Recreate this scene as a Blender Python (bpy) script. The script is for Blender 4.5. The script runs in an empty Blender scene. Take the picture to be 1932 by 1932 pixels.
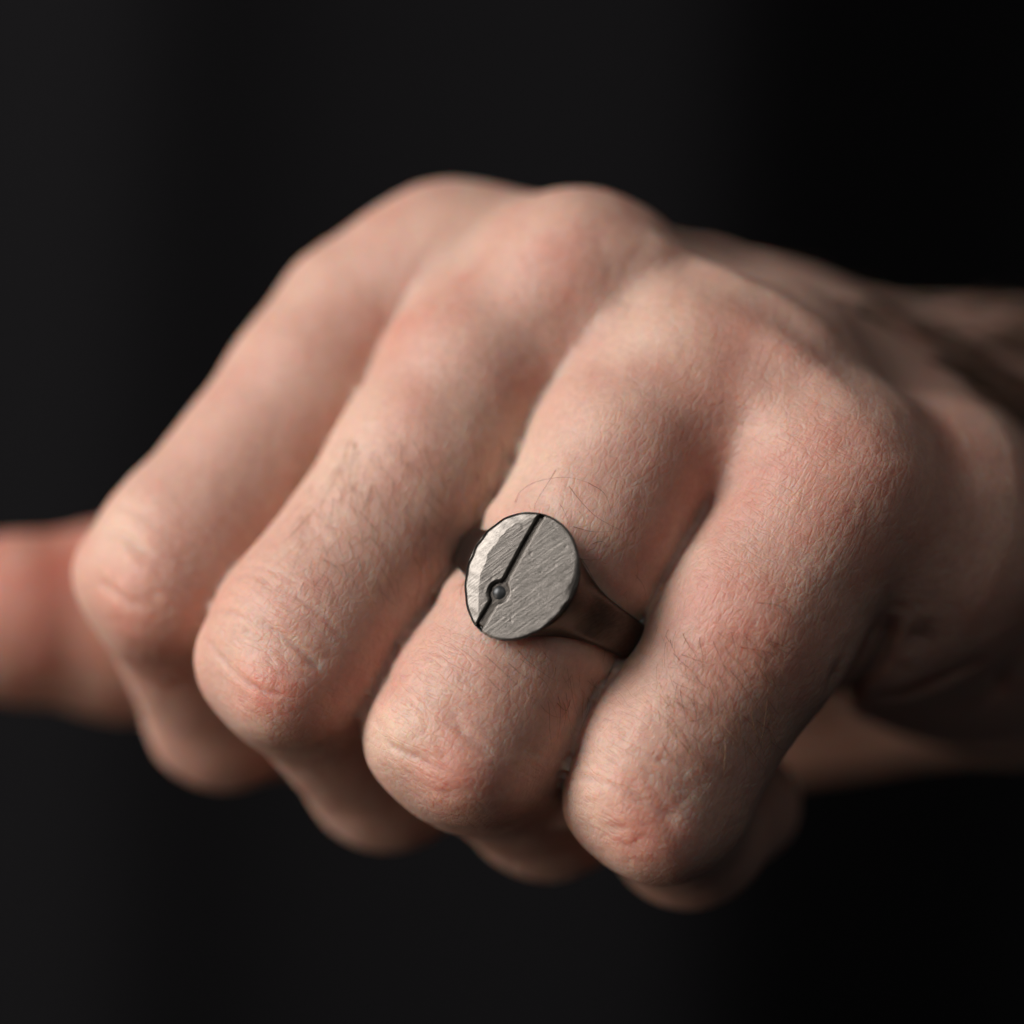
import bpy, bmesh, math, random, time
import numpy as np
from mathutils import Vector, Matrix

T0 = time.time()
random.seed(7)
rng = np.random.default_rng(11)
MM = 0.001                      # everything is designed in millimetres and built in metres

# ------------------------------------------------------------------ camera, world, lamps
CAM_D = 420.0                   # camera to focus plane (mm)
FRAME = 100.0                   # width of the view at the focus plane (mm)
scene = bpy.context.scene
cam = bpy.data.cameras.new("camera")
cam_o = bpy.data.objects.new("camera", cam)
scene.collection.objects.link(cam_o)
cam_o.location = (0, -CAM_D * MM, 0)
cam_o.rotation_euler = (math.radians(90), 0, 0)
cam.sensor_width = 36.0
cam.lens = 36.0 * CAM_D / FRAME
cam.clip_start = 0.01
cam.clip_end = 10.0
cam.dof.use_dof = True
cam.dof.focus_distance = (CAM_D + 2.0) * MM
cam.dof.aperture_fstop = 5.8
scene.camera = cam_o

world = bpy.data.worlds.new("World")
scene.world = world
world.use_nodes = True
world.node_tree.nodes["Background"].inputs[0].default_value = (0.9, 0.93, 1.0, 1)
world.node_tree.nodes["Background"].inputs[1].default_value = 0.018

def area(name, loc, target, size, power, color, size_y=None):
    l = bpy.data.lights.new(name, 'AREA')
    l.shape = 'RECTANGLE'
    l.size = size
    l.size_y = size_y or size
    l.energy = power
    l.color = color
    o = bpy.data.objects.new(name, l)
    scene.collection.objects.link(o)
    o.location = loc
    d = Vector(target) - Vector(loc)
    o.rotation_euler = d.to_track_quat('-Z', 'Y').to_euler()
    return o

area("window_light", (-0.56, -0.26, 0.32), (0.01, 0.02, 0), 0.30, 7.6, (1.0, 0.97, 0.95), 0.42)
area("added_fill_light", (0.10, -0.75, 0.55), (0.02, 0.03, 0), 0.7, 1.4, (1.0, 0.96, 0.93))  # unseen fill lamp added above the camera to lift the dark areas
area("bounce_light", (-0.40, -0.13, -0.13), (-0.02, 0.02, -0.02), 0.18, 0.45, (1.0, 0.84, 0.70))

scene.view_settings.view_transform = 'Standard'
scene.view_settings.look = 'None'
scene.view_settings.exposure = -0.15
scene.view_settings.gamma = 1.0
scene.cycles.use_denoising = True
scene.cycles.max_bounces = 8

# ------------------------------------------------------------------ small helpers
def link(o, parent=None):
    scene.collection.objects.link(o)
    if parent is not None:
        o.parent = parent
    return o

def mesh_obj(name, verts, faces, mat=None, parent=None, smooth=True):
    me = bpy.data.meshes.new(name)
    me.from_pydata([tuple(v) for v in verts], [], [tuple(f) for f in faces])
    me.validate()
    if mat: me.materials.append(mat)
    if smooth: me.shade_smooth()
    return link(bpy.data.objects.new(name, me), parent)

def empty(name, loc):
    o = bpy.data.objects.new(name, None)
    o.empty_display_size = 0.01
    link(o)
    o.location = loc
    return o

def P(u, v, y):
    """point seen at photo pixel (u, v) on a 1932 grid, y mm behind the focus plane"""
    s = (CAM_D + y) / CAM_D * FRAME / 1932.0
    return np.array([(u - 966.0) * s, y, (966.0 - v) * s])

def nt(mat):
    mat.use_nodes = True
    t = mat.node_tree
    for n in list(t.nodes): t.nodes.remove(n)
    return t

def N(t, kind, **kw):
    n = t.nodes.new(kind)
    for k, v in kw.items():
        if k.startswith('i_'):
            key = k[2:]
            key = int(key) if key.isdigit() else key.replace('_', ' ')
            n.inputs[key].default_value = v
        else:
            setattr(n, k, v)
    return n

# numpy value noise -------------------------------------------------
def _hash(i, j, k, seed):
    h = (i * 374761393 + j * 668265263 + k * 2147483647 + seed * 144665) & 0xffffffff
    h = ((h ^ (h >> 13)) * 1274126177) & 0xffffffff
    return ((h ^ (h >> 16)) & 0xffff).astype(np.float32) / 65535.0 * 2 - 1

def vnoise(p, scale, seed=0):
    q = p / scale
    f = np.floor(q).astype(np.int64)
    r = (q - f).astype(np.float32)
    r = r * r * (3 - 2 * r)
    out = 0
    for dx in (0, 1):
        for dy in (0, 1):
            for dz in (0, 1):
                w = (r[:, 0] if dx else 1 - r[:, 0]) * (r[:, 1] if dy else 1 - r[:, 1]) * (r[:, 2] if dz else 1 - r[:, 2])
                out = out + w * _hash(f[:, 0] + dx, f[:, 1] + dy, f[:, 2] + dz, seed)
    return out

# implicit primitives -----------------------------------------------
CTX = None                      # (centre, radius, limit) of the batch of points being evaluated
def smin(a, b, k):
    if a is None: return b
    if b is None: return a
    h = np.maximum(k - np.abs(a - b), 0) / k
    return np.minimum(a, b) - h * h * k * 0.25

def cone(p, a, b, ra, rb):
    ab = (b - a).astype(np.float32)
    if CTX is not None:                       # skip what cannot matter for this batch
        tc_ = min(max(float((CTX[0] - a) @ ab) / float(ab @ ab), 0), 1)
        if np.linalg.norm(CTX[0] - a - tc_ * ab) - max(ra, rb) - CTX[1] > CTX[2]: return None
    t = np.clip(((p - a) @ ab) / float(ab @ ab), 0, 1)
    q = p - a - t[:, None] * ab
    return np.sqrt((q * q).sum(1)) - (ra + (rb - ra) * t)

def frame(z, x):
    z = np.array(z, float); z /= np.linalg.norm(z)
    x = np.array(x, float); x = x - z * (x @ z); x /= np.linalg.norm(x)
    return np.array([x, np.cross(z, x), z])      # rows

def ellipsoid(p, c, R, r):
    q = (p - c) @ R.T.astype(np.float32)
    r = np.array(r, np.float32)
    k0 = np.sqrt(((q / r) ** 2).sum(1)) + 1e-6
    k1 = np.sqrt(((q / (r * r)) ** 2).sum(1)) + 1e-6
    return k0 * (k0 - 1) / k1

def rbox(p, c, R, half, rad):
    q = np.abs((p - c) @ R.T.astype(np.float32)) - (np.array(half, np.float32) - rad)
    return np.sqrt((np.maximum(q, 0) ** 2).sum(1)) + np.minimum(q.max(1), 0) - rad

# ------------------------------------------------------------------ the hand as an implicit surface
# (u, v, depth, radius) joints along each finger: knuckle, mid, finger joint, second phalanx, tip
F = {
 'index':  [(850, 550, 38, 9.8), (690, 632, 35, 9.9), (600, 740, 32, 9.5), (352, 1044, 24.5, 9.1), (328, 1100, 24.5, 9.3), (424, 1338, 41, 8.2), (640, 1330, 62, 7.2)],
 'middle': [(1100, 575, 26, 9.8), (900, 720, 23, 9.9), (808, 884, 19.5, 9.65), (585, 1198, 14, 9.6), (568, 1250, 14, 9.5), (730, 1450, 33, 8.2), (900, 1400, 48, 7.4)],
 'ring':   [(1275, 745, 18, 10.0), (1182, 868, 15, 9.9), (1114, 1012, 12, 9.45), (917, 1335, 9.5, 9.8), (892, 1385, 9.5, 9.8), (1035, 1500, 29, 8.4), (1180, 1420, 42, 7.4)],
 'pinky':  [(1570, 935, 12, 10.2), (1421, 1179, 9.5, 9.9), (1258, 1440, 8, 9.3), (1245, 1500, 7.5, 8.7), (1300, 1560, 24, 7.9), (1400, 1520, 34, 6.2)],
}
JOINTS = {k: [(P(a, b, c).astype(np.float32), r) for a, b, c, r in v] for k, v in F.items()}
CAMP = np.array([0, -CAM_D, 0.0])

KNUCK = {}
for _n, _J in JOINTS.items():                 # the two bony corners of each bent finger joint
    _i = max(range(1, len(_J) - 1), key=lambda i: -1 if i != len(_J) - 3 else 1)
    _p0, _pj, _p2 = _J[_i - 1][0], _J[_i][0], _J[_i + 1][0]
    _d1 = (_pj - _J[0][0]); _d1 = _d1 / np.linalg.norm(_d1)
    _d2 = (_p2 - _pj); _d2 = _d2 / np.linalg.norm(_d2)
    _lat = np.cross(_d1, _d2); _lat /= np.linalg.norm(_lat)
    _out = _d1 - _d2; _out /= np.linalg.norm(_out)
    _r = _J[_i][1]
    KNUCK[_n] = [((_pj + s_ * _lat * _r * .36 + _out * _r * .40 + _d1 * .05 * _r).astype(np.float32), _r * .56) for s_ in (-1, 1)]
    _J[_i] = (_pj, _r * .955)

def finger_sdf(p, name):
    J = JOINTS[name]
    d = None
    for i in range(len(J) - 1):
        d = smin(d, cone(p, J[i][0], J[i + 1][0], J[i][1], J[i + 1][1]), 2.5)
    for c, r in KNUCK[name]:
        d = smin(d, ball(p, c, r), 1.8)
    return d

BODY = [  # metacarpals, palm, wrist, forearm   (u,v,y,r)->(u,v,y,r)
 ((850, 555, 40, 9.6), (1300, 678, 62, 11.5)), ((1300, 678, 62, 11.5), (1820, 850, 88, 14)),
 ((1100, 570, 29, 9.6), (1450, 725, 49, 11)), ((1450, 725, 49, 11), (1850, 890, 80, 15)),
 ((1320, 735, 21, 9.6), (1600, 850, 37, 11)), ((1600, 850, 37, 11), (1870, 980, 68, 16)),
 ((1570, 945, 16, 10.0), (1730, 1005, 22.5, 12.8)), ((1730, 1005, 22.5, 12.8), (1900, 1080, 56, 17)),
 # webs between the knuckles, down to where the fingers part
 ((975, 545, 33.5, 9.4), (850, 603, 35, 8.5)),
 ((1200, 640, 24, 9.6), (1085, 710, 25.5, 8.6)),
 ((1455, 780, 17, 10.0), (1372, 890, 18, 8.6)),
 ((1180, 650, 38, 10.5), (1760, 870, 72, 14)),
 ((1430, 730, 27, 11), (1800, 930, 58, 15)),
 ((1700, 960, 38, 12), (1900, 1000, 66, 18)),
 # flesh deep between the fingers
 ((1130, 1350, 16.5, 4.5), (1066, 1475, 15, 4.6)),
 ((1000, 850, 23.5, 4.5), (900, 1020, 22.5, 4.5)), ((800, 1180, 21.5, 4.5), (730, 1310, 20.5, 4.5)),
 ((1290, 1120, 26, 6), (1090, 1430, 25, 6)),
 ((960, 950, 31, 6), (740, 1300, 29, 6)),
 ((640, 820, 43, 6), (460, 1120, 39, 6)),
 # pads at the side of the palm
 ((1740, 1120, 33, 6), (1720, 1230, 38, 5)),
 ((1830, 1110, 42, 8), (1800, 1210, 46, 7)),
 # palm flesh
 ((1250, 900, 50, 12), (1900, 1120, 95, 16)),
 ((1000, 900, 60, 12), (1850, 1050, 105, 15)),
 # heel of the palm below the little finger
 ((1650, 1120, 27, 11.5), (1860, 1150, 56, 15.5)),
 ((1480, 1415, 92, 4), (1870, 1268, 84, 9)),
 # wrist and forearm
 ((1690, 890, 50, 12), (1930, 955, 74, 19)),
 ((1880, 890, 74, 17), (2500, 900, 108, 22)), ((1880, 975, 79, 20.5), (2500, 985, 112, 25)),
 ((1900, 1085, 76, 19.5), (2500, 1080, 108, 24)),
 # thumb mound
 ((1500, 1150, 85, 13), (1850, 1160, 100, 14)),
]
BODY = [(P(*a[:3]).astype(np.float32), P(*b[:3]).astype(np.float32), a[3], b[3]) for a, b in BODY]
BUMPS = [  # knuckle heads that stand proud
 ((838, 520, 35), 9.4), ((1092, 530, 24), 8.9), ((1325, 700, 19), 8.4), ((1590, 900, 13), 8.4),
]
BUMPS = [(P(*c).astype(np.float32), r) for c, r in BUMPS]
THUMB = [(-95, 1176, 52, 7.7), (30, 1168, 54, 8.8), (230, 1170, 58, 10.6), (600, 1190, 68, 10), (1300, 1180, 82, 12)]
THUMB = [(P(a, b, c).astype(np.float32), r) for a, b, c, r in THUMB]

def body_sdf(p):
    d = None
    for a, b, ra, rb in BODY:
        d = smin(d, cone(p, a, b, ra, rb), 7.0)
    for c, r in BUMPS:
        d = smin(d, ball(p, c, r), 4.0)
    return d

LUMPS = []
GA32 = (P(885, 1385, 9) - P(1275, 745, 18)); GA32 = (GA32 / np.linalg.norm(GA32)).astype(np.float32)
MCP0 = P(1210, 740, 22).astype(np.float32)
def hand_sdf(p):
    p = p.astype(np.float32)
    d = body_sdf(p)
    f = None
    for nme in ('index', 'middle', 'ring', 'pinky'):
        f = smin(f, finger_sdf(p, nme), 0.7)
    t = None
    for i in range(len(THUMB) - 1):
        t = smin(t, cone(p, THUMB[i][0], THUMB[i + 1][0], THUMB[i][1], THUMB[i + 1][1]), 3.0)
    f = smin(f, t, 0.9)
    s = (p - MCP0) @ GA32                                   # mm towards the fingertips from the row of knuckles
    d = smin(d, f, 1.0 + 3.6 * np.clip(1 - (s - 2) / 9, 0, 1))
    for c, r, k in LUMPS:
        d = smin(d, ball(p, c, r), k)
    return np.full(len(p), 50, np.float32) if d is None else d

def grad(fn, p, e=0.05):
    p = p.astype(np.float32)
    k = np.array([[1, -1, -1], [-1, -1, 1], [-1, 1, -1], [1, 1, 1]], np.float32)
    g = 0
    for r in k:
        g = g + fn(p + r * e)[:, None] * r
    return g / (4 * e)

def unit(g):
    return g / (np.linalg.norm(g, axis=1, keepdims=True) + 1e-9)

def ball(p, c, r):
    if CTX is not None and np.linalg.norm(CTX[0] - c) - r - CTX[1] > CTX[2]: return None
    return np.sqrt(((p - c) ** 2).sum(1)) - r

def chunked(fn, p, n=6000):
    global CTX
    p = np.asarray(p)
    if len(p) < 2 * n: return fn(p)
    q = np.floor((p - p.min(0)) / 9.0).astype(np.int64)
    order = np.argsort((q[:, 0] * 64 + q[:, 1]) * 64 + q[:, 2], kind='stable')
    out = None
    for i in range(0, len(p), n):
        j = order[i:i + n]; pj = p[j]
        c = (pj.min(0) + pj.max(0)) / 2; R = float(np.linalg.norm(pj - c, axis=1).max())
        CTX = None
        dc = float(hand_sdf(c[None, :])[0])
        CTX = (c.astype(np.float32), R, max(dc, -6.0) + R + 9.0)
        r = fn(pj)
        if r is None: r = np.full(len(pj), 50, np.float32)
        CTX = None
        if out is None: out = np.empty((len(p),) + r.shape[1:], np.float32)
        out[j] = r
    return out

def surface_nets(fn, lo, hi, h, band):
    """quads of the zero level of fn in the box lo..hi at cell size h"""
    lo = np.array(lo, float); hi = np.array(hi, float)
    n = np.ceil((hi - lo) / h).astype(int) + 1
    m = 4
    nc = (n // m) + 2
    ax = [lo[i] + np.arange(nc[i]) * h * m for i in range(3)]
    G = np.stack(np.meshgrid(*ax, indexing='ij'), -1).reshape(-1, 3)
    C = chunked(fn, G).reshape(nc)
    near = np.abs(C) < band + h * m * 1.8
    up = np.repeat(np.repeat(np.repeat(C, m, 0), m, 1), m, 2)[:n[0], :n[1], :n[2]]
    nr = near.copy()
    for a in range(3):
        s = np.roll(near, -1, a); nr |= s
    mask = np.repeat(np.repeat(np.repeat(nr, m, 0), m, 1), m, 2)[:n[0], :n[1], :n[2]]
    idx = np.argwhere(mask)
    D = up.astype(np.float32).copy()
    D[mask] = chunked(fn, lo + idx * h)
    S = D < 0
    # cells with a sign change
    c = [slice(0, -1), slice(1, None)]
    cnt = sum(S[c[i], c[j], c[k]].astype(np.int8) for i in (0, 1) for j in (0, 1) for k in (0, 1))
    act = (cnt > 0) & (cnt < 8)
    cells = np.argwhere(act)
    ids = -np.ones(act.shape, np.int64)
    ids[act] = np.arange(len(cells))
    acc = np.zeros((len(cells), 3)); num = np.zeros(len(cells))
    corners = [(i, j, k) for i in (0, 1) for j in (0, 1) for k in (0, 1)]
    for a in corners:
        for ax_ in range(3):
            if a[ax_]: continue
            b = list(a); b[ax_] = 1
            da = D[cells[:, 0] + a[0], cells[:, 1] + a[1], cells[:, 2] + a[2]]
            db = D[cells[:, 0] + b[0], cells[:, 1] + b[1], cells[:, 2] + b[2]]
            cr = (da < 0) != (db < 0)
            t = np.where(cr, da / np.where(cr, da - db, 1), 0)
            q = np.array(a, float)[None, :] + t[:, None] * (np.array(b) - np.array(a))[None, :]
            acc[cr] += q[cr]; num[cr] += 1
    V = lo + (cells + acc / num[:, None]) * h
    faces = []
    for ax_ in range(3):
        s0 = [slice(None)] * 3; s1 = [slice(None)] * 3
        s0[ax_] = slice(0, -1); s1[ax_] = slice(1, None)
        A = S[tuple(s0)]; B = S[tuple(s1)]
        e = np.argwhere(A != B)
        o = [x for x in range(3) if x != ax_]
        ok = (e[:, o[0]] > 0) & (e[:, o[1]] > 0) & (e[:, o[0]] < act.shape[o[0]]) & (e[:, o[1]] < act.shape[o[1]])
        e = e[ok]
        def cid(d0, d1):
            q = e.copy(); q[:, o[0]] -= d0; q[:, o[1]] -= d1
            return ids[q[:, 0], q[:, 1], q[:, 2]]
        quad = np.stack([cid(1, 1), cid(0, 1), cid(0, 0), cid(1, 0)], 1)
        inside = A[e[:, 0], e[:, 1], e[:, 2]]
        flip = ~inside if ax_ != 1 else inside
        quad[flip] = quad[flip][:, ::-1]
        faces.append(quad)
    Fq = np.concatenate(faces)
    return V, Fq

def np_mesh(name, V, Fq):
    me = bpy.data.meshes.new(name)
    nv, nf = len(V), len(Fq)
    k = Fq.shape[1]
    me.vertices.add(nv); me.vertices.foreach_set('co', V.astype(np.float32).ravel())
    me.loops.add(nf * k); me.loops.foreach_set('vertex_index', Fq.astype(np.int32).ravel())
    me.polygons.add(nf)
    me.polygons.foreach_set('loop_start', (np.arange(nf) * k).astype(np.int32))
    me.update(calc_edges=True)
    me.validate()
    return me

def get_co(me):
    a = np.empty(len(me.vertices) * 3, np.float32)
    me.vertices.foreach_get('co', a)
    return a.reshape(-1, 3)

def subdivide(me):
    o = bpy.data.objects.new('tmp', me)
    scene.collection.objects.link(o)
    md = o.modifiers.new('s', 'SUBSURF'); md.levels = 1; md.render_levels = 1
    dg = bpy.context.evaluated_depsgraph_get()
    new = bpy.data.meshes.new_from_object(o.evaluated_get(dg))
    bpy.data.objects.remove(o); bpy.data.meshes.remove(me)
    return new

def raycast(pts, fn=None, off=0.0):
    """march camera rays through photo pixels onto the skin -> 3-D points"""
    fn = fn or hand_sdf
    tgt = np.array([P(u, v, 0) for u, v in pts])
    d = unit(tgt - CAMP)
    t = np.full(len(pts), CAM_D - 20.0)
    for _ in range(90):
        t += fn(CAMP + d * t[:, None]) * 0.8
    return (CAMP + d * t[:, None])

def resample(pts, step):
    pts = np.array(pts, float)
    seg = np.linalg.norm(np.diff(pts, axis=0), axis=1)
    s = np.concatenate([[0], np.cumsum(seg)])
    n = max(2, int(s[-1] / step) + 1)
    x = np.linspace(0, s[-1], n)
    return np.stack([np.interp(x, s, pts[:, i]) for i in range(pts.shape[1])], 1)

def smooth_curve(pts, n=40):
    """Catmull-Rom through a few points"""
    p = np.array(pts, float)
    if len(p) < 3: return resample(p, np.linalg.norm(p[-1] - p[0]) / n)
    q = np.vstack([2 * p[0] - p[1], p, 2 * p[-1] - p[-2]])
    out = []
    m = max(2, n // (len(p) - 1))
    for i in range(len(p) - 1):
        a, b, c, d = q[i:i + 4]
        for t in np.linspace(0, 1, m, endpoint=False):
            out.append(0.5 * (2 * b + (c - a) * t + (2 * a - 5 * b + 4 * c - d) * t * t + (3 * b - a - 3 * c + d) * t ** 3))
    out.append(p[-1])
    return np.array(out)

# bony corners of the finger joints: spheres sunk in the skin so that they stand `out` mm proud
def lump(u, v, r, out, k=3.0):
    h = raycast([(u, v)])
    n = unit(grad(hand_sdf, h))
    return ((h - n * (r - out))[0].astype(np.float32), r, k)
new = []
for a in [
  (235, 1110, 5, 0.4), (495, 1330, 4.5, 1.0), (865, 1465, 4.5, 1.1), (1212, 1590, 4.5, 0.9), (760, 1390, 4.5, .4), (1160, 1490, 4.5, .4),
]:
    new.append(lump(*a))
LUMPS.extend(new)

# mesh of the hand --------------------------------------------------
V, Q = surface_nets(hand_sdf, (-66, -12, -50), (86, 140, 46), 0.92, 2.0)
me = np_mesh('skin', V, Q)
print('nets', len(V), round(time.time() - T0, 1))
def project(me, n=2):
    co = get_co(me)
    for _ in range(n):
        d = chunked(hand_sdf, co)
        g = chunked(lambda x: grad(hand_sdf, x), co)
        g2 = np.maximum((g * g).sum(1), 0.25)
        co = co - np.clip(d / g2, -0.5, 0.5)[:, None] * g
    me.vertices.foreach_set('co', co.astype(np.float32).ravel())
    me.update()
    return co
project(me, 1)
me = subdivide(me)
project(me, 1)
me = subdivide(me)
co = get_co(me)
print('subdivided', len(co), round(time.time() - T0, 1))

# sculpted skin relief ----------------------------------------------
SRC = 1932.0 / 1991.0
nrm = np.empty(len(co) * 3, np.float32); me.vertex_normals.foreach_get("vector", nrm); nrm = nrm.reshape(-1, 3)
disp = np.zeros(len(co), np.float32)
tone = np.zeros(len(co), np.float32)      # blood redness of the skin
pale = np.zeros(len(co), np.float32)      # yellowish pale skin stretched over bone

def dist_poly(p, line):
    best = np.full(len(p), 1e9)
    for a, b in zip(line[:-1], line[1:]):
        ab = b - a
        t = np.clip(((p - a) @ ab) / max(ab @ ab, 1e-9), 0, 1)
        best = np.minimum(best, ((p - a - t[:, None] * ab) ** 2).sum(1))
    return np.sqrt(best)

def stroke(pts, width, depth, src=False, n=24):
    """carve (depth<0) or raise a line that runs through photo pixels, laid on the skin itself"""
    pts = np.array(pts, float) * (SRC if src else 1.0)
    line = raycast(smooth_curve(pts, n))
    lo = line.min(0) - 3 * width; hi = line.max(0) + 3 * width
    m = np.all((co > lo) & (co < hi), axis=1)
    i = np.where(m)[0]
    if not len(i): return
    d = dist_poly(co[i], line)
    ends = np.minimum(np.linalg.norm(co[i] - line[0], axis=1), np.linalg.norm(co[i] - line[-1], axis=1))
    f = np.clip(ends / (width * 3 + 0.6), 0.15, 1)
    disp[i] += depth * np.exp(-(d / width) ** 2) * f

def spot(arr, u, v, r, w):
    c = raycast([(u, v)])[0]
    d2 = ((co - c) ** 2).sum(1)
    arr[:] = arr + w * np.exp(-d2 / (r * r))

# creases over the finger joints (pixels of the 1991 photograph)
def c2(x, y): return (x / 1.932, 900 + y / 1.932)
def c3(x, y): return (991 + x / 1.932, 900 + y / 1.932)
def c4(x, y): return (991 + x / 1.932, 200 + y / 1.932)
def c6(x, y): return (700 + x / 2.76, 1250 + y / 2.76)
L = []
L += [([c6(190, 290), c6(270, 320), c6(360, 365)], .35, -.18), ([c6(110, 500), c6(180, 560), c6(260, 605), c6(430, 690)], .45, -.35),
      ([c6(390, 520), c6(440, 600), c6(480, 660)], .35, -.2), ([c6(250, 610), c6(300, 600), c6(370, 612)], .3, -.2),
      ([c6(470, 420), c6(580, 500), c6(740, 610)], .35, -.22), ([c6(540, 190), c6(620, 230), c6(700, 280)], .3, -.13),
      ([c6(70, 370), c6(90, 440), c6(150, 470)], .35, -.16), ([c6(160, 300), c6(200, 360), c6(330, 420)], .4, -.12),
      ([c6(340, 780), c6(450, 810), c6(560, 800)], .6, -.25)]
for k in range(9):                                                   # fine folds behind the joint of the ring finger
    o = k * 23
    L.append(([c2(1500 + o * .52 + rng.uniform(-8, 8), 860 - o), c2(1600 + o * .5, 900 - o), c2(1760 + o * .4 + rng.uniform(-30, 30), 985 - o)], .22, -.07))
L += [([c2(960, 590), c2(1030, 635), c2(1110, 690), c2(1230, 800)], .4, -.32), ([c2(770, 660), c2(850, 760), c2(960, 845), c2(1090, 885)], .4, -.3),
      ([c2(960, 425), c2(1150, 530), c2(1320, 690)], .4, -.15), ([c2(800, 560), c2(880, 570), c2(960, 600)], .4, -.2),
      ([c2(1000, 480), c2(1120, 560), c2(1250, 680)], .35, -.1), ([c2(900, 380), c2(1020, 400), c2(1160, 480)], .35, -.09),
      ([c2(350, 430), c2(450, 500), c2(600, 560)], .6, -.3), ([c2(390, 240), c2(480, 290), c2(600, 360)], .6, -.3),
      ([c2(430, 150), c2(520, 190), c2(640, 260)], .6, -.15)]
L += [([c3(250, 1170), c3(400, 1220), c3(560, 1280)], .35, -.2), ([c3(410, 1235), c3(520, 1285), c3(640, 1350)], .38, -.3),
      ([c3(470, 1140), c3(600, 1200), c3(700, 1260)], .35, -.15), ([c3(340, 1360), c3(420, 1372), c3(480, 1370)], .35, -.18),
      ([c3(420, 1060), c3(560, 1115), c3(660, 1160)], .35, -.16), ([c3(300, 1100), c3(420, 1130), c3(520, 1180)], .3, -.1),
      ([c3(520, 1230), c3(600, 1300), c3(660, 1370)], .35, -.14)]
# folds at the heel of the hand
L += [([c3(1450, 560), c3(1420, 640), c3(1370, 760), c3(1290, 860), c3(1210, 930)], .9, -1.6),
      ([c3(1580, 560), c3(1540, 660), c3(1480, 760)], 1.4, -1.2),
      ([c3(1740, 760), c3(1620, 820), c3(1500, 870), c3(1360, 890)], 1.1, -2.0),
      ([c3(1260, 700), c3(1230, 790), c3(1200, 880)], 1.0, -.7),
      ([c3(1860, 760), c3(1840, 860), c3(1780, 920)], 1.0, -1.0)]
for pts, w, d in L:
    stroke(pts, w, d * (.85 if w < .65 else 1), src=True)
# tendons and soft lines on the back of the hand (1932 grid)
for pts, w, d in [
  ([(1340, 600), (1440, 640), (1560, 720), (1660, 790)], 2.2, .8),
  ([(1110, 420), (1250, 470), (1420, 545), (1600, 640)], 2.2, .7),
  ([(1600, 830), (1700, 880), (1800, 950)], 2.2, .5),
  ([(1080, 450), (1020, 560), (950, 680)], 3.0, .35),
  ([(990, 560), (1060, 600), (1150, 560)], 2.5, -.3),
  ([(1170, 460), (1180, 560), (1130, 660)], 2.6, -.8),
  ([(1400, 720), (1390, 800), (1380, 880)], 2.2, -.6)]:
    stroke(pts, w, d)

wrk = np.zeros(len(co), np.float32); net = np.zeros(len(co), np.float32)
for u, v, r, w in [(280, 1010, 6, 1), (250, 1120, 5, 1), (470, 1170, 7, 1), (480, 1290, 6, .8), (780, 1300, 7, 1), (830, 1420, 6.5, 1), (1180, 1440, 7, 1), (1210, 1540, 6, 1)]:
    spot(wrk, u, v, r, w)
for u, v, r, w in [(1540, 900, 9, 1), (1480, 1050, 7, .8), (1400, 720, 6, .6), (1320, 860, 7, .4), (1280, 700, 7, .4), (1130, 560, 7, .4), (1420, 1250, 9, .3)]:
    spot(net, u, v, r, w)
wrk = np.clip(wrk, 0, 1); net = np.clip(net, 0, 1)
ga = GA32.astype(float); sd_ = np.cross(ga, [0, -1.0, 0]); sd_ /= np.linalg.norm(sd_); th_ = np.cross(ga, sd_)
al, ac, dp = co @ ga, co @ sd_, co @ th_
warp = .7 * vnoise(co, 4.0, 21)
qq = np.stack([(al + warp + .06 * ac ** 1) / .75, ac / 4.5, dp / 4.5], 1)
disp -= wrk * .075 * (1 - np.abs(vnoise(qq, 1.0, 22)) * 2).clip(0, 1) ** 2
qq = np.stack([(al + warp) / 1.6, ac / 6, dp / 6], 1)
disp -= wrk * .10 * (1 - np.abs(vnoise(qq, 1.0, 25)) * 2.5).clip(0, 1) ** 2
disp += 0.10 * vnoise(co, 5.0, 1) + 0.05 * vnoise(co, 2.2, 2) + 0.03 * vnoise(co, 0.9, 3)
print('strokes', round(time.time() - T0, 1))

for u, v, r, w in [(225, 1080, 5, .5), (230, 1170, 5, .6), (500, 1330, 4.5, .5), (450, 1150, 5, .35), (860, 1480, 4.2, .6), (800, 1400, 5, .3),
                   (1215, 1590, 4.2, .5), (1180, 1520, 5, .4), (1340, 690, 7, .5), (1000, 500, 6, .3), (1040, 450, 5, .15), (1400, 880, 6, .4),
                   (1290, 700, 5, .5), (60, 1080, 12, 1.2), (1600, 900, 7, .4), (1350, 1210, 5, .3), (1500, 1180, 7, .3), (750, 600, 6, .5), (1250, 1100, 6, .3),
                   (700, 1280, 5, .4), (640, 1000, 9, .15), (350, 1250, 6, .5)]:
    spot(tone, u, v, r, w * .75)
for u, v, r, w in [(215, 1020, 4, .6), (440, 1180, 4, .4), (740, 1380, 4, .7), (1130, 1500, 4, .6), (1000, 880, 8, .4), (1250, 620, 7, .5), (650, 850, 8, .4), (1480, 800, 6, .3)]:
    spot(pale, u, v, r, w)
tone += 0.26 * vnoise(co, 6.0, 5) + 0.16 * vnoise(co, 2.4, 6) + 0.08 * vnoise(co, 1.0, 8)
pale += 0.25 * vnoise(co, 4.5, 7)
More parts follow.
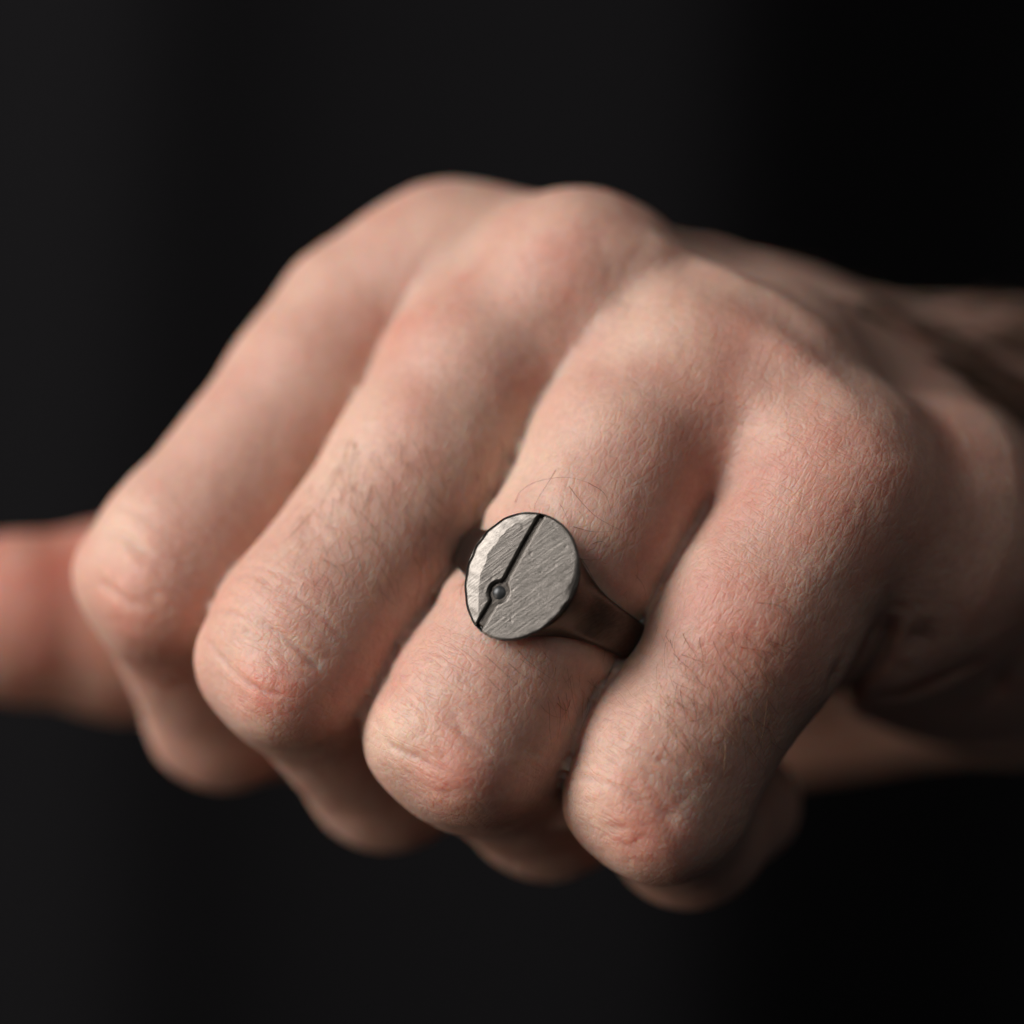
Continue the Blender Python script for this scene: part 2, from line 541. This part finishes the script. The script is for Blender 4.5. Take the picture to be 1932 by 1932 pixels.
# where the ring sits, and how the flesh gives way under it
ra, rb = P(1105, 1010, 12), P(905, 1330, 9)
AX = (rb - ra) / np.linalg.norm(rb - ra)
n0 = np.array([0, -1.0, 0]); n0 -= AX * (n0 @ AX); n0 /= np.linalg.norm(n0)
tt = np.cross(n0, AX)
if tt[0] < 0: tt = -tt
ROT = math.radians(20)
OFF = tt * 0.65
nn = n0 * math.cos(ROT) - tt * math.sin(ROT)
tt = tt * math.cos(ROT) + n0 * math.sin(ROT)
PITCH = math.radians(8)
nn, AX = nn * math.cos(PITCH) + AX * math.sin(PITCH), AX * math.cos(PITCH) - nn * math.sin(PITCH)
RC = OFF + ra + (rb - ra) * 0.345                                # ring centre on the finger's axis

rel = co - RC
ax_ = rel @ AX; rr_ = np.linalg.norm(rel - ax_[:, None] * AX, axis=1)
near_r = (rr_ < 12.5) & (np.abs(ax_) < 9) & (rel @ np.cross(GA32, [0, -1.0, 0]) * 0 == 0)
up_ = np.clip((rel @ nn) / 10, 0, 1)
prof = -.35 * np.exp(-(ax_ / 1.9) ** 2) + .38 * np.exp(-((np.abs(ax_) - 3.6 - 1.6 * up_) / 1.5) ** 2)
fing = finger_sdf(co[near_r], 'ring') < 1.0
dd = np.zeros(len(co)); tmp_ = prof[near_r] * fing; dd[near_r] = tmp_
disp += dd.astype(np.float32)
co = co + nrm * disp[:, None]
me.vertices.foreach_set('co', (co * MM).astype(np.float32).ravel())
for nme, arr in (('tone', tone), ('pale', pale), ('wrinkle', wrk), ('net', net)):
    at = me.attributes.new(nme, 'FLOAT', 'POINT')
    at.data.foreach_set('value', arr.astype(np.float32))
me.update()
me.shade_smooth()
hand = bpy.data.objects.new('hand', me)
link(hand)
hand['label'] = 'clenched bare hand and wrist, knuckles towards the viewer, wearing a signet ring'
hand['category'] = 'hand'

# skin --------------------------------------------------------------
skin = bpy.data.materials.new('skin')
t = nt(skin)
out = N(t, 'ShaderNodeOutputMaterial'); b = N(t, 'ShaderNodeBsdfPrincipled')
t.links.new(b.outputs[0], out.inputs[0])
a_t = N(t, 'ShaderNodeAttribute', attribute_name='tone'); a_p = N(t, 'ShaderNodeAttribute', attribute_name='pale')
m1 = N(t, 'ShaderNodeMix', data_type='RGBA'); m1.inputs[6].default_value = (0.54, 0.32, 0.25, 1); m1.inputs[7].default_value = (0.49, 0.17, 0.12, 1)
m2 = N(t, 'ShaderNodeMix', data_type='RGBA'); m2.inputs[7].default_value = (0.64, 0.46, 0.355, 1)
t.links.new(a_t.outputs['Fac'], m1.inputs[0]); t.links.new(a_p.outputs['Fac'], m2.inputs[0])
t.links.new(m1.outputs[2], m2.inputs[6])
tc = N(t, 'ShaderNodeTexCoord')
nf = N(t, 'ShaderNodeTexNoise', i_Scale=1400.0, i_Detail=3.0)
t.links.new(tc.outputs['Object'], nf.inputs['Vector'])
mr = N(t, 'ShaderNodeMapRange'); mr.inputs[1].default_value = .3; mr.inputs[2].default_value = .7; mr.inputs[3].default_value = .93; mr.inputs[4].default_value = 1.05
t.links.new(nf.outputs['Fac'], mr.inputs[0])
m3 = N(t, 'ShaderNodeVectorMath', operation='SCALE')
t.links.new(m2.outputs[2], m3.inputs[0]); t.links.new(mr.outputs[0], m3.inputs['Scale'])
t.links.new(m3.outputs[0], b.inputs['Base Color'])
b.inputs['Roughness'].default_value = 0.52
b.inputs['Specular IOR Level'].default_value = 0.45
b.inputs['Subsurface Weight'].default_value = 1.0
b.inputs['Subsurface Radius'].default_value = (1, .26, .12)
b.inputs['Subsurface Scale'].default_value = 0.0040
# fine relief: small diamond-shaped skin cells, drawn out along the fingers, and pores
mp = N(t, 'ShaderNodeMapping'); mp.inputs['Rotation'].default_value = (0, math.radians(-30), 0)
mp2 = N(t, 'ShaderNodeMapping'); mp2.inputs['Scale'].default_value = (1300, 1300, 700)
t.links.new(tc.outputs['Object'], mp.inputs[0]); t.links.new(mp.outputs[0], mp2.inputs[0])
v1 = N(t, 'ShaderNodeTexVoronoi', feature='DISTANCE_TO_EDGE', i_Scale=1.0)
t.links.new(mp2.outputs[0], v1.inputs['Vector'])
v2 = N(t, 'ShaderNodeTexVoronoi', feature='DISTANCE_TO_EDGE', i_Scale=2.3)
t.links.new(mp2.outputs[0], v2.inputs['Vector'])
def powr(sock, hi):
    r = N(t, 'ShaderNodeMapRange', interpolation_type='SMOOTHSTEP'); r.inputs[2].default_value = hi
    t.links.new(sock, r.inputs[0]); return r.outputs[0]
ad = N(t, 'ShaderNodeMath', operation='MULTIPLY_ADD'); ad.inputs[1].default_value = 0.5
t.links.new(powr(v2.outputs['Distance'], .25), ad.inputs[0]); t.links.new(powr(v1.outputs['Distance'], .22), ad.inputs[2])
ad2 = N(t, 'ShaderNodeMath', operation='MULTIPLY_ADD'); ad2.inputs[1].default_value = 0.6
t.links.new(nf.outputs['Fac'], ad2.inputs[0]); t.links.new(ad.outputs[0], ad2.inputs[2])
# lines that run across and along the fingers: folds at the joints, a crossed net over the knuckles
def lines(scale, dist):
    m = N(t, 'ShaderNodeMapping'); m.inputs['Scale'].default_value = scale
    t.links.new(mp.outputs[0], m.inputs[0])
    n = N(t, 'ShaderNodeTexNoise', i_Scale=1.0, i_Detail=1.5, i_Distortion=dist); t.links.new(m.outputs[0], n.inputs['Vector'])
    c = N(t, 'ShaderNodeMath', operation='SUBTRACT'); c.inputs[1].default_value = .5; t.links.new(n.outputs['Fac'], c.inputs[0])
    d = N(t, 'ShaderNodeMath', operation='ABSOLUTE'); t.links.new(c.outputs[0], d.inputs[0])
    return powr(d.outputs[0], .055)
def madd(a, b, c=None):
    m = N(t, 'ShaderNodeMath', operation='MULTIPLY_ADD' if c is not None else 'MULTIPLY')
    for i, x in enumerate((a, b, c)):
        if x is None: continue
        if isinstance(x, float): m.inputs[i].default_value = x
        else: t.links.new(x, m.inputs[i])
    return m.outputs[0]
l_ac = lines((300, 300, 1500), .3); l_al = lines((1300, 1300, 230), .3)
a_n = N(t, 'ShaderNodeAttribute', attribute_name='net'); a_w = N(t, 'ShaderNodeAttribute', attribute_name='wrinkle')
w1 = madd(a_n.outputs['Fac'], 1.0, madd(a_w.outputs['Fac'], 1.5, madd(1.0, .30)))
w2 = madd(a_n.outputs['Fac'], .8, madd(a_w.outputs['Fac'], .1, madd(1.0, .18)))
hgt = madd(l_ac, w1, madd(l_al, w2, ad2.outputs[0]))
bp = N(t, 'ShaderNodeBump', i_Strength=0.45, i_Distance=0.00006)
t.links.new(hgt, bp.inputs['Height'])
t.links.new(bp.outputs[0], b.inputs['Normal'])
me.materials.clear(); me.materials.append(skin)

# ------------------------------------------------------------------ the ring
RI, RO, H = 9.3, 10.45, 12.3                              # inner radius, outer radius, height of the face
FU, FT = 6.6, 5.55                                       # half length and half width of the oval face
M = Matrix(((tt[0], AX[0], nn[0], RC[0] * MM), (tt[1], AX[1], nn[1], RC[1] * MM), (tt[2], AX[2], nn[2], RC[2] * MM), (0, 0, 0, 1)))
if M.to_3x3().determinant() < 0:
    SGN = -1
else:
    SGN = 1
# local axes: x across the finger, y along it towards the fingertip, z out of the face
ring = empty('signet_ring', (0, 0, 0))
ring.matrix_world = M if SGN > 0 else M @ Matrix.Scale(-1, 4, (0, 1, 0))
ring['label'] = 'dark metal signet ring with an oval grooved face and a tiny black stone'
ring['category'] = 'ring'
YS = SGN                                                   # +1: local y runs towards the fingertip

def metal(name, col, rough, scr, dark=None):
    m = bpy.data.materials.new(name); t = nt(m)
    out = N(t, 'ShaderNodeOutputMaterial'); b = N(t, 'ShaderNodeBsdfPrincipled', i_Metallic=1.0, i_Roughness=rough)
    t.links.new(b.outputs[0], out.inputs[0])
    tc = N(t, 'ShaderNodeTexCoord')
    mp = N(t, 'ShaderNodeMapping'); mp.inputs['Rotation'].default_value = (0, 0, math.radians(-64 * 1)); 
    mp2 = N(t, 'ShaderNodeMapping'); mp2.inputs['Scale'].default_value = (300, 6500, 2000)
    t.links.new(tc.outputs['Object'], mp.inputs[0]); t.links.new(mp.outputs[0], mp2.inputs[0])
    n1 = N(t, 'ShaderNodeTexNoise', i_Scale=1.0, i_Detail=4.0, i_Roughness=.65); t.links.new(mp2.outputs[0], n1.inputs['Vector'])
    n2 = N(t, 'ShaderNodeTexNoise', i_Scale=900.0, i_Detail=4.0); t.links.new(tc.outputs['Object'], n2.inputs['Vector'])
    mx = N(t, 'ShaderNodeMix', data_type='RGBA'); mx.inputs[6].default_value = tuple(c * .8 for c in col) + (1,); mx.inputs[7].default_value = tuple(min(1, c * 1.15) for c in col) + (1,)
    mm = N(t, 'ShaderNodeMath', operation='MULTIPLY_ADD'); mm.inputs[1].default_value = .2
    t.links.new(n2.outputs['Fac'], mm.inputs[0]); 
    m5 = N(t, 'ShaderNodeMath', operation='MULTIPLY'); m5.inputs[1].default_value = .8
    t.links.new(n1.outputs['Fac'], m5.inputs[0]); t.links.new(m5.outputs[0], mm.inputs[2])
    r = N(t, 'ShaderNodeMapRange'); r.inputs[1].default_value = .36; r.inputs[2].default_value = .64
    t.links.new(mm.outputs[0], r.inputs[0]); t.links.new(r.outputs[0], mx.inputs[0])
    c = mx.outputs[2]
    if dark:
        a = N(t, 'ShaderNodeAttribute', attribute_name='recess_dark')
        m2 = N(t, 'ShaderNodeMix', data_type='RGBA'); m2.inputs[7].default_value = dark + (1,)
        t.links.new(a.outputs['Fac'], m2.inputs[0]); t.links.new(c, m2.inputs[6]); c = m2.outputs[2]
    t.links.new(c, b.inputs['Base Color'])
    bp = N(t, 'ShaderNodeBump', i_Strength=scr, i_Distance=0.00003)
    t.links.new(mm.outputs[0], bp.inputs['Height']); t.links.new(bp.outputs[0], b.inputs['Normal'])
    return m

face_m = metal('brushed_grey_metal', (.135, .122, .109), 0.36, 1.6, (.035, .033, .03))
body_m = metal('dark_oxidised_metal', (.075, .066, .058), .36, 1.2)

def body(p):
    x, y, z = p[:, 0], p[:, 1], p[:, 2]
    rad = np.sqrt(x * x + z * z)
    w = 1.6 + 0.5 * np.clip(z / RO + .3, 0, 1)
    q0 = np.abs(rad - (RI + RO) / 2) - (RO - RI) / 2 + .45
    q1 = np.abs(y) - w + .45
    band = np.sqrt(np.maximum(q0, 0) ** 2 + np.maximum(q1, 0) ** 2) + np.minimum(np.maximum(q0, q1), 0) - .45
    s = np.clip((H - z) / H, 0, 1.0)
    x = x / (1 - .07 * np.clip(y * YS / FU, -1, 1) * np.clip(z / H, 0, 1) ** 2)
    T = FT - .06 + (RO - FT) * s ** .9
    W = FU - .06 - (FU - 1.9) * s ** .8
    el = (np.sqrt((x / T) ** 2 + (y / W) ** 2) - 1) * np.minimum(T, W)
    c = np.maximum(el, np.maximum(z - (H - .35), 2.0 - z))
    d = smin(band, c, 1.6)
    return np.maximum(d, RI - rad).astype(np.float32)

Vr, Qr = surface_nets(body, (-12, -7.5, -12), (12, 7.5, 13), .16, .6)
for _ in range(2):
    g = grad(body, Vr, .03); g2 = np.maximum((g * g).sum(1), .3)
    Vr = Vr - np.clip(body(Vr) / g2, -.1, .1)[:, None] * g
m_ = np_mesh('band', Vr * MM, Qr); m_.materials.append(body_m); m_.shade_smooth()
band = link(bpy.data.objects.new('band', m_), ring)
band['label'] = 'dark oxidised band with shoulders flaring up to the face'

# the oval face: straight slot, round hole, bright bevel on one side
G0 = -1.15                                                 # slot, across the finger from the middle of the face
HU = 2.35 * YS                                             # hole, towards the fingertip
cols = np.unique(np.round(np.concatenate([np.linspace(-FT, FT, 230), G0 + np.linspace(-.6, .6, 41)]), 4))
rows = np.sin(np.linspace(-math.pi / 2, math.pi / 2, 261)) * FU
UU, TT = np.meshgrid(rows, cols, indexing='ij')
lim = FT * np.sqrt(np.maximum(0, 1 - (UU / FU) ** 2))
LR = 1 - .07 * np.clip(UU * YS / FU, -1, 1) ** 1 + .008 * np.sin(UU * 3.3)
X = np.clip(TT, -lim, lim); Y = UU.copy()
e = np.sqrt((X / FT) ** 2 + (Y / FU) ** 2)
Xe = X.copy()
rim = (1 - e) * (FT + FU) / 2                              # distance to the outline
ys = Y * YS
Z = np.full(X.shape, H)
def sm(a, b, x):
    k = np.clip((x - a) / (b - a), 0, 1); return k * k * (3 - 2 * k)
# worn facet on the left and a thin one at the upper right
q_ = (np.sqrt(((X - 1.6) / (FT - .0)) ** 2 + ((ys + .35) / (FU * 1.03)) ** 2) - 1) * FT + .05 * np.sin(ys * 2.3) + .03 * np.sin(ys * 6.1)
fac = (np.sqrt(np.maximum(0, q_) ** 2 + .0) + 0) * (1 - sm(-2.0, -.9, X))
Z -= fac * .24
edge2 = (FT - .75) * np.sqrt(np.maximum(0, 1 - ((ys + 1.0) / (FU * .85)) ** 2))
Z -= np.where((ys < -0.2), np.maximum(0, X - edge2) * .22 * sm(-.2, -2.0, ys), 0)
Z -= .10 * (1 - sm(0, .22, rim))
gx = np.abs(X - G0 - .05 * np.sin(ys * .5))
gw = .235 + .13 * sm(2.2, 3.4, ys)
Z -= .55 * (1 - sm(gw, gw + .05, gx)) + .09 * (1 - sm(gw + .05, gw + .24, gx))
hr = np.hypot(X - G0, ys - abs(HU))
Z = np.where(hr < .98, np.minimum(Z, H - .75), Z - .14 * (1 - sm(1.0, 1.3, hr)))
in_recess = np.clip(1 - sm(gw + .0, gw + .06, gx), 0, 1)  # darker metal colour in the slot and the hole
in_recess = np.maximum(in_recess, 1 - sm(.95, 1.03, hr))
nr_, nc_ = X.shape
ids = np.arange(nr_ * nc_).reshape(nr_, nc_)
_f = np.stack([X.ravel(), Y.ravel(), 0 * X.ravel()], 1)
Z += (.007 * vnoise(_f, 2.6, 31) + .0012 * vnoise(_f, .7, 32)).reshape(X.shape)
for _k in range(70):                                       # single random scratches and small dings
    _a = rng.normal(.62, .45); _c = rng.uniform(-5, 5, 2); _l = rng.uniform(.5, 3.5)
    _d = np.array([math.cos(_a), math.sin(_a) * YS * -1]); _u = (X - _c[0]) * _d[0] + (Y - _c[1]) * _d[1]; _v = -(X - _c[0]) * _d[1] + (Y - _c[1]) * _d[0]
    Z -= rng.uniform(.002, .008) * np.exp(-(_v / .045) ** 2) * sm(_l, _l * .6, np.abs(_u))
for _k in range(22):
    _c = rng.uniform(-6, 6, 2); Z -= rng.uniform(.008, .03) * np.exp(-((X - _c[0]) ** 2 + (Y - _c[1]) ** 2) / rng.uniform(.006, .03))
Xs = G0 + (X - G0) * np.where(X > G0, LR, 2 - LR * 1.0) if False else X * LR
Xs = np.where(gx < .6, X, Xs + (X - Xs) * sm(1.6, .6, gx))
V_ = np.stack([Xs, Y, Z], -1).reshape(-1, 3)
Qf = np.stack([ids[:-1, :-1], ids[:-1, 1:], ids[1:, 1:], ids[1:, :-1]], -1).reshape(-1, 4)
loop = np.concatenate([ids[:, 0], ids[::-1, -1]])
sk = V_[loop].copy(); sk[:, 2] = H - .62; sk[:, :2] *= .985
s2 = V_[loop].copy(); s2[:, 2] = H - .22; s2[:, :2] *= 1.003
b1 = len(V_) + np.arange(len(loop)); b2 = b1 + len(loop)
V_ = np.concatenate([V_, s2, sk])
k2 = np.roll(np.arange(len(loop)), -1)
Qs = np.concatenate([np.stack([loop, b1, b1[k2], loop[k2]], -1), np.stack([b1, b2, b2[k2], b1[k2]], -1)])
fm = bpy.data.meshes.new('face')
fm.from_pydata((V_ * MM).tolist(), [], np.concatenate([Qf, Qs]).tolist())
pa = fm.attributes.new('recess_dark', 'FLOAT', 'POINT')
pa.data.foreach_set('value', np.concatenate([in_recess.ravel(), np.zeros(2 * len(loop))]).astype(np.float32))
bm = bmesh.new(); bm.from_mesh(fm)
bmesh.ops.remove_doubles(bm, verts=bm.verts, dist=1e-6)
bmesh.ops.dissolve_degenerate(bm, edges=bm.edges, dist=1e-7)
bmesh.ops.recalc_face_normals(bm, faces=bm.faces)
bm.to_mesh(fm); bm.free()
fm.materials.append(face_m); fm.shade_smooth()
face = link(bpy.data.objects.new('face', fm), ring)
face['label'] = 'brushed oval face with a straight slot and a bright worn left edge'

stone_m = bpy.data.materials.new('black_stone'); t = nt(stone_m)
out = N(t, 'ShaderNodeOutputMaterial'); b = N(t, 'ShaderNodeBsdfPrincipled', i_Roughness=.36)
b.inputs['Base Color'].default_value = (.02, .022, .023, 1); t.links.new(b.outputs[0], out.inputs[0])
bm = bmesh.new(); bmesh.ops.create_uvsphere(bm, u_segments=40, v_segments=24, radius=.93 * MM)
sm_ = bpy.data.meshes.new('stone'); bm.to_mesh(sm_); bm.free(); sm_.materials.append(stone_m); sm_.shade_smooth()
stone = link(bpy.data.objects.new('stone', sm_), ring)
stone.location = (G0 * MM, HU * MM, (H - .82) * MM); stone.scale = (1, 1, .75)

# ------------------------------------------------------------------ backdrop: soft black cloth far behind
nx, nz = 500, 60
gx_ = np.linspace(-.7, .7, nx); gz_ = np.linspace(-.7, .7, nz)
kx = [-1, -.8, -.62, -.5, -.4, -.32, -.22, -.15, -.118, -.098, -.086, -.064, -.045, .01, .04, .06, .12, .2, .28, .4, .5, .62, .8, 1]
ks = [-.2, .4, -.3, .5, -.3, .3, -.4, -.2, -.38, -.32, .35, .35, .05, -.12, -.05, .7, .8, .2, -.6, -.3, .4, -.3, .3, -.2]
slope = np.interp(gx_, np.array(kx) * .69, ks)
slope = np.convolve(np.pad(slope, 3, mode='edge'), np.ones(7) / 7, 'valid')
fx = np.cumsum(slope) * (gx_[1] - gx_[0])
fx -= fx[nx // 2]
BX, BZ = np.meshgrid(gx_, gz_, indexing='ij')
BY = .30 + fx[:, None] + .01 * np.sin(BZ * 5 + BX * 8)
BX = BX + .05 * BZ ** 2 + .03 * BZ
ids = np.arange(nx * nz).reshape(nx, nz)
Qb = np.stack([ids[:-1, :-1], ids[1:, :-1], ids[1:, 1:], ids[:-1, 1:]], -1).reshape(-1, 4)
bmh = np_mesh('backdrop', np.stack([BX, BY, BZ], -1).reshape(-1, 3), Qb); bmh.shade_smooth()
bk = link(bpy.data.objects.new('backdrop', bmh)); bk['kind'] = 'structure'; bk['label'] = 'black cloth backdrop with soft vertical folds, out of focus'
cm = bpy.data.materials.new('black_cloth'); t = nt(cm)
out = N(t, 'ShaderNodeOutputMaterial'); b = N(t, 'ShaderNodeBsdfPrincipled', i_Roughness=.9)
b.inputs['Specular IOR Level'].default_value = .15
tc = N(t, 'ShaderNodeTexCoord'); nz_ = N(t, 'ShaderNodeTexNoise', i_Scale=3.0, i_Detail=2.0)
rp = N(t, 'ShaderNodeMix', data_type='RGBA'); rp.inputs[6].default_value = (.0025, .0024, .0031, 1); rp.inputs[7].default_value = (.0045, .0043, .0053, 1)
t.links.new(tc.outputs['Object'], nz_.inputs['Vector']); t.links.new(nz_.outputs['Fac'], rp.inputs[0]); t.links.new(rp.outputs[2], b.inputs['Base Color'])
t.links.new(b.outputs[0], out.inputs[0]); bmh.materials.append(cm)
print('done', round(time.time() - T0, 1))

# ------------------------------------------------------------------ body hair
GA = (P(885, 1385, 9) - P(1275, 745, 18)); GA /= np.linalg.norm(GA)          # towards the fingertips
def grow(roots, dirs, length, seg, lift, curl, wob):
    """hairs that follow the skin: roots (n,3), dirs (n,3), length (n,), lift = height of the tip (n,)"""
    n = len(roots)
    p = roots.copy(); d = unit(dirs)
    P_ = [p.copy()]
    for i in range(seg):
        g = unit(grad(hand_sdf, p))
        d = d + curl[:, None] * np.cross(g, d) + rng.normal(0, wob, (n, 3))
        d = d - (d * g).sum(1)[:, None] * g
        d = unit(d)
        p = p + d * (length / seg)[:, None]
        want = .12 + lift * ((i + 1) / seg) ** 1.2
        sd = hand_sdf(p)
        g = unit(grad(hand_sdf, p))
        p = p + g * (want - sd)[:, None]
        P_.append(p.copy())
    return np.stack(P_, 1)                     # n, seg+1, 3

def hair_mesh(name, S, r, mat, parent, label=None):
    n, m, _ = S.shape
    tan = np.gradient(S, axis=1)
    tan /= np.linalg.norm(tan, axis=2, keepdims=True) + 1e-9
    up = np.array([.3, -.9, .2]); a = np.cross(tan, up); a /= np.linalg.norm(a, axis=2, keepdims=True) + 1e-9
    b = np.cross(tan, a)
    taper = np.linspace(1, .25, m)[None, :, None] * (r[:, None, None] if hasattr(r, 'shape') else r)
    ring_ = []
    for k in range(3):
        th = 2 * math.pi * k / 3
        ring_.append(S + (a * math.cos(th) + b * math.sin(th)) * taper)
    V = np.stack(ring_, 2).reshape(-1, 3)      # hair, seg, k
    base = (np.arange(n)[:, None, None] * m + np.arange(m - 1)[None, :, None]) * 3
    k = np.arange(3)[None, None, :]
    k1 = (k + 1) % 3
    Q = np.stack([base + k, base + k1, base + 3 + k1, base + 3 + k], -1).reshape(-1, 4)
    me_ = np_mesh(name, V * MM, Q); me_.materials.append(mat); me_.shade_smooth()
    o = link(bpy.data.objects.new(name, me_), parent)
    o['kind'] = 'stuff'
    if label: o['label'] = label
    return o

def hair_mat(name, c, rough=.35):
    m = bpy.data.materials.new(name); t = nt(m)
    out = N(t, 'ShaderNodeOutputMaterial'); b = N(t, 'ShaderNodeBsdfPrincipled', i_Roughness=rough)
    b.inputs['Base Color'].default_value = c + (1,)
    t.links.new(b.outputs[0], out.inputs[0]); return m
brown = hair_mat('brown_hair', (.085, .040, .020))
dark = hair_mat('dark_hair', (.055, .028, .015))
fair = hair_mat('fair_hair', (.30, .17, .09))

def patch(us, vs, n, ang, spread, L, lift, curl=.06, wob=.06, seg=7, ymin=-99, clump=0):
    """n hairs rooted in the pixel box us x vs, combed in the picture direction ang (degrees, 0 right, 90 down)"""
    u = rng.uniform(*us, n); v = rng.uniform(*vs, n)
    r = raycast(list(zip(u, v)))
    ok = (r[:, 1] < 105) & (r[:, 1] > ymin) & (np.abs(hand_sdf(r)) < .3)
    r = r[ok]
    if clump: r = r[vnoise(r, clump, 77) + .5 * vnoise(r, clump * .4, 78) > rng.uniform(-.25, .35, len(r))]
    k = len(r)
    th = np.radians(ang + rng.normal(0, spread, k))
    d = np.stack([np.cos(th), np.zeros(k), -np.sin(th)], 1)
    return grow(r, d, rng.uniform(*L, k), seg, rng.uniform(*lift, k), rng.normal(0, curl, k), wob)

# little finger: a dense patch of short hairs; ring and middle finger: finer, longer ones
A = patch((1240, 1460), (1180, 1420), 190, 62, 20, (1.6, 4.5), (.1, .6))
B = patch((560, 960), (820, 1120), 330, 85, 20, (1.6, 4.2), (.05, .4))
C_ = patch((930, 1150), (1215, 1330), 70, 72, 20, (1.5, 4.5), (.1, .5), curl=.1)
D_ = patch((1040, 1200), (900, 1130), 14, 45, 16, (2, 4.5), (.2, .7), curl=.12)
mix = np.concatenate([A, B, C_, D_])
sel = rng.random(len(mix)) < .45
hair_mesh('finger_hair', mix[sel], rng.uniform(.016, .028, sel.sum()), brown, hand, 'short dark hairs on the backs of the fingers')
hair_mesh('fair_finger_hair', mix[~sel], rng.uniform(.014, .024, (~sel).sum()), fair, hand, 'short fair hairs on the backs of the fingers')
# single hairs that can be followed with the eye (pixels of the 1991 photograph)
def strand(pts, lift):
    pts = np.array(pts) * SRC
    l = raycast(smooth_curve(pts, 18))
    k = np.linspace(0, 1, len(l))
    g = unit(grad(hand_sdf, l))
    l = l + g * (.05 + lift * np.sin(k * math.pi * .8))[:, None]
    return resample(l, np.linalg.norm(np.diff(l, axis=0), axis=1).sum() / 16)[:16]
def c1(x, y): return (820 + x / 3.864, 900 + y / 3.864)
long_ = [([c1(1110, 180), c1(1190, 290), c1(1320, 420), c1(1550, 540)], .5), ([c1(1250, 150), c1(1370, 250), c1(1420, 400)], .6),
  ([c1(1140, 480), c1(1290, 520), c1(1440, 515)], .3), ([c1(1250, 620), c1(1350, 590), c1(1400, 650)], .3), ([c1(1230, 710), c1(1330, 740), c1(1420, 765)], .3),
  ([c1(1025, 30), c1(960, 150), c1(870, 300), c1(850, 380)], .2), ([c1(690, 350), c1(760, 230), c1(900, 160), c1(1100, 130), c1(1250, 160)], .6),
  ([c1(480, 1450), c1(560, 1530), c1(720, 1680)], .4), ([c1(700, 1380), c1(800, 1500), c1(960, 1620), c1(1040, 1630)], .4), ([c1(880, 1340), c1(920, 1440), c1(980, 1500)], .3),
  ([c1(500, 1620), c1(570, 1700), c1(650, 1730)], .3), ([c1(1040, 560), c1(1210, 740), c1(1300, 920), c1(1440, 1080)], 1.2),
  ([c3(930, 525), c3(1020, 545), c3(1095, 630)], .5), ([c3(865, 692), c3(950, 705), c3(1040, 724)], .3), ([c3(830, 780), c3(890, 860), c3(930, 940)], .4),
  ([c3(640, 850), c3(660, 960), c3(690, 1090)], .4), ([c3(645, 1050), c3(680, 1110), c3(685, 1210)], .3), ([c3(730, 1140), c3(700, 1060), c3(690, 1000)], .3),
  ([(455, 1086), (440, 1108), (452, 1090)], .3)]
S = np.stack([np.vstack([s_, s_[-1:]])[:16] if len(s_) < 16 else s_ for s_ in [strand(*a) for a in long_]])
hair_mesh('stray_hair', S, .030, brown, hand, 'long single hairs curling beside the ring and on the little finger')
# wrist, back of the hand
W = patch((1560, 1932), (560, 1180), 7000, 20, 24, (4, 10), (.4, 2.2), curl=.05, wob=.05, ymin=26, seg=5, clump=4.5)
W2 = patch((1250, 1620), (440, 660), 320, 10, 30, (3, 8), (.8, 3.5), curl=.05, ymin=48, seg=5)
hair_mesh('wrist_hair', np.concatenate([W, W2]), rng.uniform(.035, .06, len(W) + len(W2)), dark, hand, 'soft brown hair over the wrist and the edge of the hand')
print('hair', round(time.time() - T0, 1))
